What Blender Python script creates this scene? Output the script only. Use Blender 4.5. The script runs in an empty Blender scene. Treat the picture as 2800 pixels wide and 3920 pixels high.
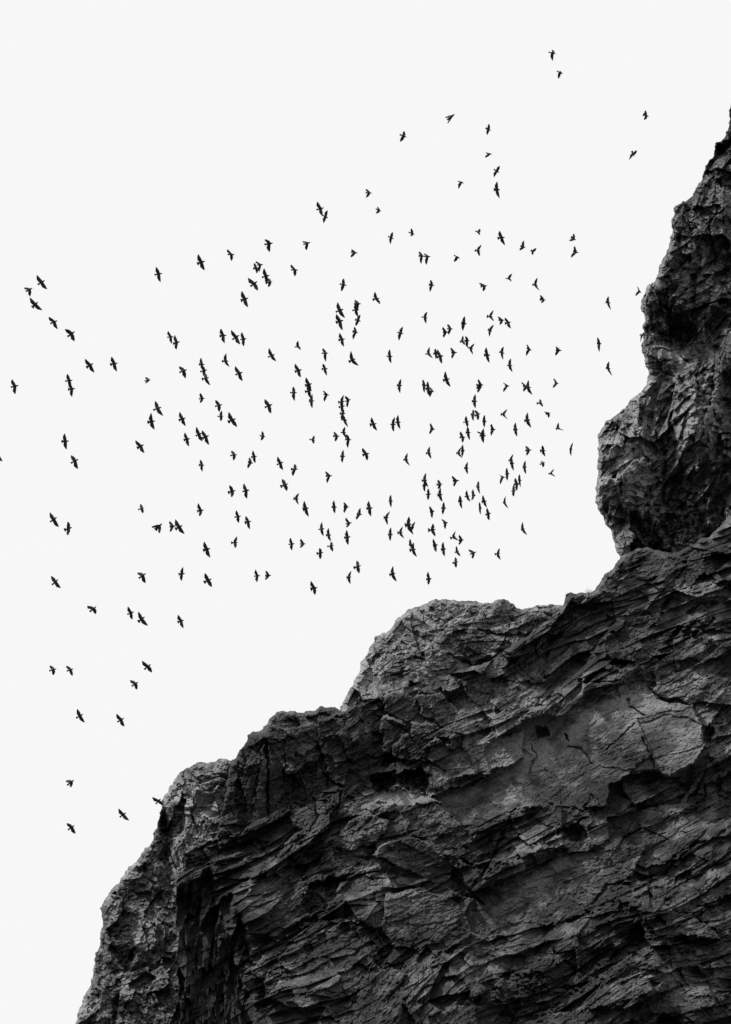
import bpy, math
import numpy as np
from mathutils import Vector, Matrix

# ------------------------------------------------------------------ camera, sky, sun
scene = bpy.context.scene
C = scene.collection
FPX = 5600.0                      # focal length in photo pixels (photo 2800 x 3920)
PITCH = math.radians(35.0)
CAM = np.array([0.0, 0.0, 1.7])
cam_d = bpy.data.cameras.new('camera')
cam_d.sensor_fit = 'VERTICAL'; cam_d.sensor_height = 36.0
cam_d.lens = FPX * 36.0 / 3920.0
cam_d.clip_start = 0.5; cam_d.clip_end = 6000
cam = bpy.data.objects.new('camera', cam_d); C.objects.link(cam)
cam.location = CAM; cam.rotation_euler = (math.pi/2 + PITCH, 0, 0)
scene.camera = cam
scene.render.resolution_x = 731; scene.render.resolution_y = 1024

SUN_EL = math.radians(52); SUN_AZ = math.radians(-110)     # azimuth from +Y towards +X
world = bpy.data.worlds.new('World'); scene.world = world
world.use_nodes = True
nt = world.node_tree; nt.nodes.clear()
out = nt.nodes.new('ShaderNodeOutputWorld'); bg = nt.nodes.new('ShaderNodeBackground')
sky = nt.nodes.new('ShaderNodeTexSky'); sky.sky_type = 'NISHITA'; sky.sun_disc = False
sky.sun_elevation = SUN_EL; sky.sun_rotation = SUN_AZ
bw = nt.nodes.new('ShaderNodeRGBToBW')
mul = nt.nodes.new('ShaderNodeMath'); mul.operation = 'MULTIPLY'; mul.inputs[1].default_value = 0.005
add = nt.nodes.new('ShaderNodeMath'); add.operation = 'ADD'; add.inputs[1].default_value = 9.3
nt.links.new(sky.outputs['Color'], bw.inputs['Color'])
nt.links.new(bw.outputs['Val'], mul.inputs[0]); nt.links.new(mul.outputs[0], add.inputs[0])
nt.links.new(add.outputs[0], bg.inputs['Color'])
bg.inputs['Strength'].default_value = 0.10
nt.links.new(bg.outputs['Background'], out.inputs['Surface'])

sun_d = bpy.data.lights.new('sun', 'SUN'); sun_d.energy = 4.3; sun_d.angle = math.radians(5)
sun_d.color = (1.0, 1.0, 1.0)
sun = bpy.data.objects.new('sun', sun_d); C.objects.link(sun)
sdir = Vector((math.sin(SUN_AZ)*math.cos(SUN_EL), math.cos(SUN_AZ)*math.cos(SUN_EL), math.sin(SUN_EL)))
sun.rotation_euler = sdir.to_track_quat('Z', 'Y').to_euler()

scene.view_settings.view_transform = 'Standard'
scene.view_settings.look = 'None'
scene.view_settings.exposure = 0.0; scene.view_settings.gamma = 1.0
scene.view_settings.use_curve_mapping = False

# ------------------------------------------------------------------ geometry helpers
AX_R = np.array([1.0, 0, 0])
AX_F = np.array([0.0, math.cos(PITCH), math.sin(PITCH)])
AX_U = np.array([0.0, -math.sin(PITCH), math.cos(PITCH)])
def unproject(x, y, depth):
    x = np.asarray(x, float); y = np.asarray(y, float); depth = np.asarray(depth, float)
    return CAM + depth[..., None]*(AX_F + AX_R*((x-1400)/FPX)[..., None] + AX_U*((1960-y)/FPX)[..., None])

def hash2(ix, iy, seed):
    h = (ix.astype(np.int64)*374761393 + iy.astype(np.int64)*668265263 + seed*1442695041) & 0xffffffff
    h = ((h ^ (h >> 13))*1274126177) & 0xffffffff
    h = ((h ^ (h >> 16))*2246822519) & 0xffffffff
    h = h ^ (h >> 15)
    return h
def rnd(ix, iy, seed):
    return hash2(ix, iy, seed).astype(np.float64)/4294967296.0
def perlin(x, y, seed=0):
    ix = np.floor(x); iy = np.floor(y); fx = x-ix; fy = y-iy
    ix = ix.astype(np.int64); iy = iy.astype(np.int64)
    u = fx*fx*fx*(fx*(fx*6-15)+10); v = fy*fy*fy*(fy*(fy*6-15)+10)
    def g(a, b, dx, dy):
        t = rnd(a, b, seed)*2*math.pi
        return np.cos(t)*dx + np.sin(t)*dy
    a = g(ix, iy, fx, fy); b = g(ix+1, iy, fx-1, fy)
    c = g(ix, iy+1, fx, fy-1); d = g(ix+1, iy+1, fx-1, fy-1)
    return ((a*(1-u)+b*u)*(1-v) + (c*(1-u)+d*u)*v)*1.5
def fbm(x, y, seed, octv=4, gain=0.5):
    s = 0; a = 1.0
    for o in range(octv):
        s = s + a*perlin(x*2**o, y*2**o, seed+o*17); a *= gain
    return s
def ridged(x, y, seed, octv=4, gain=0.55):
    s = 0; a = 1.0
    for o in range(octv):
        s = s + a*(1-2*np.abs(perlin(x*2**o, y*2**o, seed+o*31))); a *= gain
    return s
def facets(x, y, lx, ly, ang, seed, jump, slope, bias=(0.0, 0.0), cap=1.6, groove=0.0):
    """broken rock faces: every cell is a tilted plane with its own height; returns height in the unit of x, y.
    bias = mean outward slope along +x, +y of the image (down is +y)"""
    ca, sa = math.cos(ang), math.sin(ang)
    X = (x*ca + y*sa)/lx; Y = (-x*sa + y*ca)/ly
    ix = np.floor(X).astype(np.int64); iy = np.floor(Y).astype(np.int64)
    best = np.full(X.shape, 1e9); sec = np.full(X.shape, 1e9); val = np.zeros(X.shape)
    bX = (bias[0]*ca + bias[1]*sa)*lx; bY = (-bias[0]*sa + bias[1]*ca)*ly
    for dx in (-1, 0, 1):
        for dy in (-1, 0, 1):
            cx = ix+dx; cy = iy+dy
            px = cx + 0.1 + 0.8*rnd(cx, cy, seed); py = cy + 0.1 + 0.8*rnd(cx, cy, seed+1)
            ux = X-px; uy = Y-py
            d = np.abs(ux)*0.55 + np.abs(uy)*0.55 + 0.6*np.sqrt(ux*ux+uy*uy)
            gx = (rnd(cx, cy, seed+2)-0.5)*2*slope*min(lx, 1.6*ly) + bX
            gy = (rnd(cx, cy, seed+3)-0.5)*2*slope*ly + bY
            h = (rnd(cx, cy, seed+4)-0.5)*2*jump
            v = h + gx*np.clip(ux, -cap, cap) + gy*np.clip(uy, -cap, cap)
            m = d < best
            sec = np.where(m, best, np.minimum(sec, d))
            val = np.where(m, v, val); best = np.where(m, d, best)
    if groove:
        val = val - groove*np.exp(-((sec-best)/0.07)**2)
    return val
def smooth(t):
    t = np.clip(t, 0, 1); return t*t*(3-2*t)

def subdivide(pts, levels, amp, seed):
    rs = np.random.RandomState(seed)
    pts = [np.array(p, float) for p in pts]
    for l in range(levels):
        new = []
        for i in range(len(pts)):
            a = pts[i]; b = pts[(i+1) % len(pts)]
            new.append(a)
            L = np.linalg.norm(b-a)
            if L > 5:
                n = np.array([-(b-a)[1], (b-a)[0]])/max(L, 1e-6)
                Lc = min(L, 60)
                new.append((a+b)/2 + n*rs.uniform(-1, 1)*amp*Lc)
        pts = new
    return pts

def grid_axis(lo, hi, flo, fhi, step):
    """fine inside [flo, fhi], growing steps outside"""
    a = list(np.arange(max(lo, flo), min(hi, fhi)+step, step))
    s = step; v = a[-1]
    while v < hi:
        s = min(s*1.12, 60); v += s; a.append(v)
    s = step; v = a[0]
    while v > lo:
        s = min(s*1.12, 60); v -= s; a.insert(0, v)
    return np.array(a)

def poly_distance(gx, gy, poly, cap):
    """signed distance (positive inside) and nearest boundary point on the grid gx x gy"""
    ny, nx = len(gy), len(gx)
    D2 = np.full((ny, nx), float(cap)**2); NX = np.zeros((ny, nx)); NY = np.zeros((ny, nx))
    for i in range(len(poly)):
        a = poly[i]; b = poly[(i+1) % len(poly)]
        x0 = np.searchsorted(gx, min(a[0], b[0])-cap); x1 = np.searchsorted(gx, max(a[0], b[0])+cap)
        y0 = np.searchsorted(gy, min(a[1], b[1])-cap); y1 = np.searchsorted(gy, max(a[1], b[1])+cap)
        if x1 <= x0 or y1 <= y0: continue
        X = gx[x0:x1][None, :]; Y = gy[y0:y1][:, None]
        e = b-a; L2 = max(e@e, 1e-9)
        t = np.clip(((X-a[0])*e[0] + (Y-a[1])*e[1])/L2, 0, 1)
        qx = a[0]+t*e[0]; qy = a[1]+t*e[1]
        d2 = (X-qx)**2 + (Y-qy)**2
        S = (slice(y0, y1), slice(x0, x1))
        m = d2 < D2[S]
        D2[S] = np.where(m, d2, D2[S]); NX[S] = np.where(m, qx, NX[S]); NY[S] = np.where(m, qy, NY[S])
    inside = np.zeros((ny, nx), bool)
    P = np.array(poly); Q = np.roll(P, -1, 0)
    for j, yy in enumerate(gy):
        m = (P[:, 1] > yy) != (Q[:, 1] > yy)
        if not m.any(): continue
        xs = np.sort(P[m, 0] + (yy-P[m, 1])*(Q[m, 0]-P[m, 0])/(Q[m, 1]-P[m, 1]))
        cnt = np.searchsorted(xs, gx)
        inside[j] = (cnt % 2) == 1
    D = np.sqrt(D2)
    return np.where(inside, D, -D), NX, NY

def seg_dist(X, Y, pts):
    best = np.full(X.shape, 1e9)
    for a, b in zip(pts[:-1], pts[1:]):
        ex, ey = b[0]-a[0], b[1]-a[1]
        t = np.clip(((X-a[0])*ex + (Y-a[1])*ey)/(ex*ex+ey*ey), 0, 1)
        best = np.minimum(best, np.hypot(X-a[0]-t*ex, Y-a[1]-t*ey))
    return best

def carve(X, Y, H, poly, top, bottom, soft=5):
    """hollow out a recess with the outline poly; depth in photo pixels at its top and bottom edge"""
    P = np.array(poly, float); m = 60
    sel = (X > P[:, 0].min()-m) & (X < P[:, 0].max()+m) & (Y > P[:, 1].min()-m) & (Y < P[:, 1].max()+m)
    if not sel.any(): return
    x = X[sel]; y = Y[sel]
    x0, y0 = x, y
    k = min(1.0, (P.max(0)-P.min(0)).min()/110)**1.5
    x = x0 + k*20*perlin(x0/48, y0/48, 900) + (0.3+0.7*k)*9*perlin(x0/19, y0/19, 901) + 4*perlin(x0/8, y0/8, 902); y = y0 + k*16*perlin(x0/44, y0/44, 905) + (0.3+0.7*k)*9*perlin(x0/19, y0/19, 903) + 4*perlin(x0/8, y0/8, 904)
    Q = np.roll(P, -1, 0); ins = np.zeros(x.shape, bool)
    for p, q in zip(P, Q):
        c = ((p[1] > y) != (q[1] > y))
        if p[1] != q[1]:
            ins ^= c & (x < p[0] + (y-p[1])*(q[0]-p[0])/(q[1]-p[1]))
    d = seg_dist(x, y, list(P)+[P[0]])
    t = (y-P[:, 1].min())/(P[:, 1].max()-P[:, 1].min())
    amt = (top + (bottom-top)*np.clip(t, 0, 1))*(1+0.35*perlin(x/26, y/26, 907)+0.2*perlin(x/9, y/9, 908))
    H[sel] -= np.where(ins, amt*smooth(d/soft), 0)
def inside_poly(x, y, P):
    Q = np.roll(P, -1, 0); ins = np.zeros(x.shape, bool)
    for p, q in zip(P, Q):
        if p[1] != q[1]:
            ins ^= ((p[1] > y) != (q[1] > y)) & (x < p[0] + (y-p[1])*(q[0]-p[0])/(q[1]-p[1]))
    return ins
def block(X, Y, H, S, poly, h, gx, gy, calm, warp=1.0):
    """a broken rock face with the outline poly: stands h out of its surroundings, tilted by gx, gy; calm = smoothness"""
    P = np.array(poly, float); m = 50
    sel = (X > P[:, 0].min()-m) & (X < P[:, 0].max()+m) & (Y > P[:, 1].min()-m) & (Y < P[:, 1].max()+m)
    if not sel.any(): return
    x0 = X[sel]; y0 = Y[sel]
    x = x0 + warp*(9*perlin(x0/60, y0/60, 920) + 5*perlin(x0/22, y0/22, 921) + 3*perlin(x0/9, y0/9, 922))
    y = y0 + warp*(9*perlin(x0/60, y0/60, 923) + 5*perlin(x0/22, y0/22, 924) + 3*perlin(x0/9, y0/9, 925))
    ins = inside_poly(x, y, P)
    if not ins.any(): return
    d = seg_dist(x, y, list(P)+[P[0]])
    hs = H[sel]; base = hs[ins].mean(); cx, cy = P.mean(0)
    pl = base + h + gx*(x0-cx) + gy*(y0-cy) + 0.25*(hs-base)
    w = np.where(ins, smooth(d/4), 0)
    H[sel] = hs*(1-w) + pl*w
    S[sel] = S[sel]*(1-w) + calm*w
def crack(X, Y, H, pts, width, depth):
    P = np.array(pts, float); m = 40
    sel = (X > P[:, 0].min()-m) & (X < P[:, 0].max()+m) & (Y > P[:, 1].min()-m) & (Y < P[:, 1].max()+m)
    if not sel.any(): return
    x = X[sel]; y = Y[sel]
    x = x + 5*perlin(x/22, y/22, 911) + 3*perlin(x/8, y/8, 912); y = y + 5*perlin(x/22, y/22, 913)
    x = x + 9*perlin(x/50, y/50, 915)
    d = seg_dist(x, y, pts)
    w = width*0.42*np.clip(1+1.1*perlin(x/30, y/30, 914), 0.15, 2)
    H[sel] -= 0.8*depth*np.clip(1.3-d/w, 0, 1)

# ------------------------------------------------------------------ materials
def new_mat(name):
    m = bpy.data.materials.new(name); m.use_nodes = True
    n = m.node_tree; b = n.nodes['Principled BSDF']
    b.inputs['Specular IOR Level'].default_value = 0.25
    return m, n, b
def rock_material(name, dark, mid, pale, fine=9.0, bump=0.55, grain=1.0):
    m, n, b = new_mat(name)
    N = n.nodes; L = n.links
    tc = N.new('ShaderNodeTexCoord')
    at = N.new('ShaderNodeAttribute'); at.attribute_name = 'rock_tone'
    n1 = N.new('ShaderNodeTexNoise'); n1.inputs['Scale'].default_value = 0.55; n1.inputs['Detail'].default_value = 8; n1.inputs['Roughness'].default_value = 0.65
    n2 = N.new('ShaderNodeTexNoise'); n2.inputs['Scale'].default_value = fine; n2.inputs['Detail'].default_value = 6; n2.inputs['Roughness'].default_value = 0.7
    mp = N.new('ShaderNodeMapping'); mp.vector_type = 'TEXTURE'; mp.inputs['Rotation'].default_value = (0, math.radians(-27), 0); mp.inputs['Scale'].default_value = (2.6, 1.0, 0.42)
    n3 = N.new('ShaderNodeTexNoise'); n3.inputs['Scale'].default_value = 3.0; n3.inputs['Detail'].default_value = 8; n3.inputs['Roughness'].default_value = 0.7
    L.new(tc.outputs['Object'], n1.inputs['Vector']); L.new(tc.outputs['Object'], n2.inputs['Vector'])
    L.new(tc.outputs['Object'], mp.inputs['Vector']); L.new(mp.outputs[0], n3.inputs['Vector'])
    s1 = N.new('ShaderNodeMath'); s1.operation = 'MULTIPLY_ADD'; s1.inputs[1].default_value = 0.45
    L.new(n1.outputs['Fac'], s1.inputs[0])
    s2 = N.new('ShaderNodeMath'); s2.operation = 'MULTIPLY_ADD'; s2.inputs[1].default_value = 0.45
    L.new(n3.outputs['Fac'], s2.inputs[0]); L.new(s2.outputs[0], s1.inputs[2])
    s3 = N.new('ShaderNodeMath'); s3.operation = 'MULTIPLY_ADD'; s3.inputs[1].default_value = 0.75*grain
    L.new(n2.outputs['Fac'], s3.inputs[0]); L.new(s3.outputs[0], s2.inputs[2])
    s4 = N.new('ShaderNodeMath'); s4.operation = 'ADD'; s4.inputs[1].default_value = 0.05-0.375*grain
    L.new(at.outputs['Fac'], s4.inputs[0]); L.new(s4.outputs[0], s3.inputs[2])
    cr = N.new('ShaderNodeValToRGB'); e = cr.color_ramp.elements
    e[0].position = 0.34; e[0].color = (dark, dark, dark, 1); e[1].position = 0.76; e[1].color = (pale, pale, pale, 1)
    k = e.new(0.50); k.color = (mid, mid, mid, 1)
    L.new(s1.outputs[0], cr.inputs['Fac']); L.new(cr.outputs['Color'], b.inputs['Base Color'])
    b.inputs['Roughness'].default_value = 0.82
    bm = N.new('ShaderNodeBump'); bm.inputs['Strength'].default_value = bump; bm.inputs['Distance'].default_value = 0.3
    hs = N.new('ShaderNodeMath'); hs.operation = 'MULTIPLY_ADD'; hs.inputs[1].default_value = grain
    L.new(n2.outputs['Fac'], hs.inputs[0]); L.new(n3.outputs['Fac'], hs.inputs[2])
    L.new(hs.outputs[0], bm.inputs['Height']); L.new(bm.outputs['Normal'], b.inputs['Normal'])
    return m
M_slate = rock_material('dark_slate_rock', 0.018, 0.050, 0.21, bump=0.7, grain=0.45)
M_congl = rock_material('grey_conglomerate_rock', 0.026, 0.095, 0.36, fine=7.0, bump=0.85)

# ------------------------------------------------------------------ rock builder
def build_rock(name, label, outline, base_depth, relief, rock_tone, mat, step=2.6, band=60, R=90, seed=1,
               fine=(-60, 2860, -60, 3980), rough=0.16, rollscale=None):
    poly = subdivide(outline, 3, rough, seed)
    P = np.array(poly)
    gx = grid_axis(P[:, 0].min()-band, P[:, 0].max()+band, fine[0], fine[1], step)
    gy = grid_axis(P[:, 1].min()-band, P[:, 1].max()+band, fine[2], fine[3], step)
    cap = max(band, R)+8
    D, NX, NY = poly_distance(gx, gy, poly, cap)
    X, Y = np.meshgrid(gx, gy)
    keep = D > -band
    inside = D >= 0
    x = np.where(inside, X, NX); y = np.where(inside, Y, NY)
    H = relief(x, y, np.where(inside, D, 0))
    Rv = R*np.clip(0.75+0.5*perlin(x/160, y/160, seed+50)+0.5*perlin(x/45, y/45, seed+51)+0.3*perlin(x/18, y/18, seed+52), 0.15, 2)
    if rollscale: Rv = Rv*rollscale(x, y)
    t = np.clip(1-np.clip(D, 0, None)/Rv, 0, 1)
    roll = Rv*(1-np.sqrt(np.clip(1-t*t, 0, 1)))*0.9
    back = np.where(inside, 0, -D)
    # outside the outline the surface runs straight back into the mountain
    cxm, cym = P[:, 0].mean(), P[:, 1].mean()
    dx = (x-X); dy = (y-Y); L = np.hypot(dx, dy)+1e-6
    x = np.where(inside, x, x + dx/L*back*0.35); y = np.where(inside, y, y + dy/L*back*0.35)
    base = base_depth(x, y)
    Hd = H*np.where(inside, smooth(D/14)*0.6+0.4, 0.4)
    depth = base + (roll - Hd + back*9)*base/FPX
    V = unproject(x, y, depth)
    idx = -np.ones(X.shape, np.int64)
    q = keep[:-1, :-1] & keep[1:, :-1] & keep[:-1, 1:] & keep[1:, 1:]
    used = np.zeros(X.shape, bool)
    used[:-1, :-1] |= q; used[1:, :-1] |= q; used[:-1, 1:] |= q; used[1:, 1:] |= q
    idx[used] = np.arange(used.sum())
    F = np.stack([idx[:-1, :-1][q], idx[1:, :-1][q], idx[1:, 1:][q], idx[:-1, 1:][q]], 1)
    verts = V[used]
    me = bpy.data.meshes.new(name)
    me.vertices.add(len(verts)); me.vertices.foreach_set('co', verts.astype(np.float32).ravel())
    me.loops.add(F.size); me.loops.foreach_set('vertex_index', F.astype(np.int32).ravel())
    me.polygons.add(len(F))
    me.polygons.foreach_set('loop_start', np.arange(0, F.size, 4, dtype=np.int32))
    me.polygons.foreach_set('loop_total', np.full(len(F), 4, np.int32))
    me.update(calc_edges=True)
    a = me.attributes.new('rock_tone', 'FLOAT', 'POINT')
    a.data.foreach_set('value', rock_tone(x, y)[used].astype(np.float32))
    me.materials.append(mat)
    me.validate(); me.shade_flat()
    o = bpy.data.objects.new(name, me); C.objects.link(o)
    o['label'] = label; o['category'] = 'cliff'; o['kind'] = 'structure'
    return o

def blob(x, y, cx, cy, rx, ry, ang=0):
    ca, sa = math.cos(math.radians(ang)), math.sin(math.radians(ang))
    u = ((x-cx)*ca+(y-cy)*sa)/rx; v = (-(x-cx)*sa+(y-cy)*ca)/ry
    return np.exp(-(u*u+v*v))

# ---- big dark cliff (front)
CLIFF = [(884,2912),(900,2906),(906,2897),(918,2869),(940,2845),(946,2817),(964,2802),(1001,2799),(1026,2768),(1057,2728),
 (1081,2720),(1131,2720),(1137,2730),(1161,2730),(1204,2723),(1234,2702),(1255,2708),(1280,2706),(1299,2717),(1323,2723),
 (1400,2692),(1446,2668),(1490,2658),(1540,2655),(1590,2640),(1650,2612),(1705,2590),(1760,2562),(1830,2545),(1890,2520),
 (1950,2480),(2010,2440),(2060,2400),(2110,2365),(2145,2335),(2153,2318),(2163,2296),(2165,2276),(2185,2266),(2246,2270),
 (2268,2268),(2296,2232),(2315,2197),(2355,2165),(2369,2143),(2394,2121),(2419,2111),(2446,2099),(2473,2094),(2493,2101),
 (2527,2108),(2562,2117),(2591,2116),(2621,2099),(2640,2086),(2667,2081),(2675,2064),(2709,2059),(2729,2039),(2768,2000),
 (2800,1975),(2900,1930),(3500,1800),(3900,1800),(3900,5900),(640,5900),(690,4300),(687,3919),(678,3808),(681,3747),(681,3624),(675,3500),(675,3427),
 (681,3365),(706,3316),(702,3266),(760,3240),(835,3211),(832,3180),(856,3100),(866,3032),(877,2965)]
def cliff_base(x, y):
    d = 86 + np.clip(3920-y, -400, 4000)*0.0175
    d = np.where(y > 3920+400, 79 - (y-4320)*0.003, d)
    return d - 3.0*smooth((x-1900)/1400)
REC = [  # outline, depth at top, depth at bottom
 ([(1425,2974),(1554,2946),(1622,2937),(1653,2980),(1634,3045),(1579,3023),(1530,3014),(1431,3039)],130,70),
 ([(1653,3020),(1780,2968),(1880,2960),(1850,2985),(1760,3020),(1690,3048)],45,5),
 ([(1215,3370),(1326,3350),(1290,3420),(1240,3490),(1180,3500),(1145,3420)],110,60),
 ([(1280,3250),(1440,3235),(1450,3290),(1300,3330)],55,10),
 ([(1043,3590),(1150,3520),(1230,3490),(1240,3500),(1130,3570),(1060,3600)],50,40),
 ([(1740,3270),(1800,3300),(1850,3310),(1880,3290),(1850,3335),(1780,3320)],50,20),
 ([(1650,3665),(1740,3610),(1770,3615),(1720,3650),(1670,3670)],45,20),
 ([(1850,3760),(1960,3710),(1950,3760),(1870,3800)],60,30),
 ([(1800,3820),(1840,3800),(1830,3850)],50,20),
 ([(1540,3840),(1555,3835),(1580,3890),(1600,3930),(1530,3930)],40,30),
 ([(2046,2779),(2100,2776),(2106,2820),(2056,2830)],80,50),
 ([(2158,2800),(2180,2812),(2180,2840),(2166,2832)],60,30),
 ([(2681,2811),(2726,2766),(2737,2800),(2715,2850),(2692,2847)],110,50),
 ([(2560,2972),(2643,2924),(2670,2938),(2643,3013)],60,40),
 ([(2122,3182),(2221,3143),(2255,3199),(2232,3238),(2144,3210)],85,30),
 ([(2388,3371),(2438,3337),(2510,3365),(2498,3387),(2432,3373)],70,40),
 ([(2432,3437),(2487,3404),(2498,3437),(2454,3487)],45,20),
 ([(2543,3587),(2648,3576),(2753,3598),(2676,3631),(2565,3620)],80,30),
 ([(2144,3531),(2205,3509),(2282,3487),(2200,3532)],45,30),
 ([(2526,3360),(2615,3271),(2640,3265),(2560,3350)],40,30),
 ([(2133,3780),(2260,3753),(2210,3808)],60,20),
 ([(2487,3753),(2532,3764),(2504,3786)],50,20),
 ([(2659,3470),(2800,3420),(2830,3460),(2676,3480)],45,20),
 ([(2323,2542),(2360,2517),(2430,2532),(2379,2564)],70,30),
 ([(1415,2803),(1470,2797),(1470,2877),(1415,2865)],50,40),
 ([(1662,2816),(1723,2822),(1735,2858),(1700,2850)],45,20),
 ([(1160,3620),(1190,3600),(1210,3640),(1170,3670)],40,20),
 ([(2690,3005),(2800,2960),(2830,3060),(2720,3060)],60,20),
 ([(900,2990),(915,2960),(950,3080),(930,3150),(890,3120)],55,40),
]
CRK = [([(1800,3410),(1850,3340),(1880,3290),(1920,3200),(1960,3120),(1985,3100)],16,55),
 ([(2401,2680),(2409,2700),(2433,2719),(2466,2736)],9,28),([(2493,2635),(2512,2665),(2571,2680)],12,35),
 ([(2177,2858),(2221,2866),(2238,2888),(2271,2924)],9,28),([(2327,2866),(2399,2800),(2426,2772)],8,22),
 ([(2463,2822),(2496,2888),(2504,2949)],9,28),([(2421,2958),(2504,2949),(2565,2972),(2632,3010)],12,40),
 ([(2620,3270),(2670,3215),(2725,3165)],9,25),([(2280,3447),(2330,3390),(2388,3375)],14,35),
 ([(2212,2611),(2365,2606)],11,30),([(2204,2530),(2246,2545)],20,35),([(2645,2340),(2690,2305),(2740,2310)],22,45),
 ([(2695,2408),(2730,2370)],22,45),([(2735,2125),(2800,2130)],24,50),([(1022,2830),(1024,2950),(1026,3130)],11,45),
 ([(1088,2840),(1092,2950),(1085,3050)],9,30),([(1110,3060),(1150,3085)],8,25),([(1250,2930),(1255,3020)],12,30),
 ([(1480,2880),(1560,2930),(1620,2900),(1700,2950)],10,30),([(1440,2680),(1480,2760),(1560,2800)],10,30),
 ([(1590,2680),(1620,2740),(1700,2790)],10,30),([(2035,2850),(2055,2900),(2030,2960)],7,20),
 ([(1375,3180),(1420,3130),(1460,3090)],12,30),([(1190,3180),(1215,3120),(1200,3060)],14,40),
 ([(2240,3090),(2265,3040),(2300,3080)],8,20),([(1900,3960),(1980,3900),(2100,3860)],16,35)]
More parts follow.
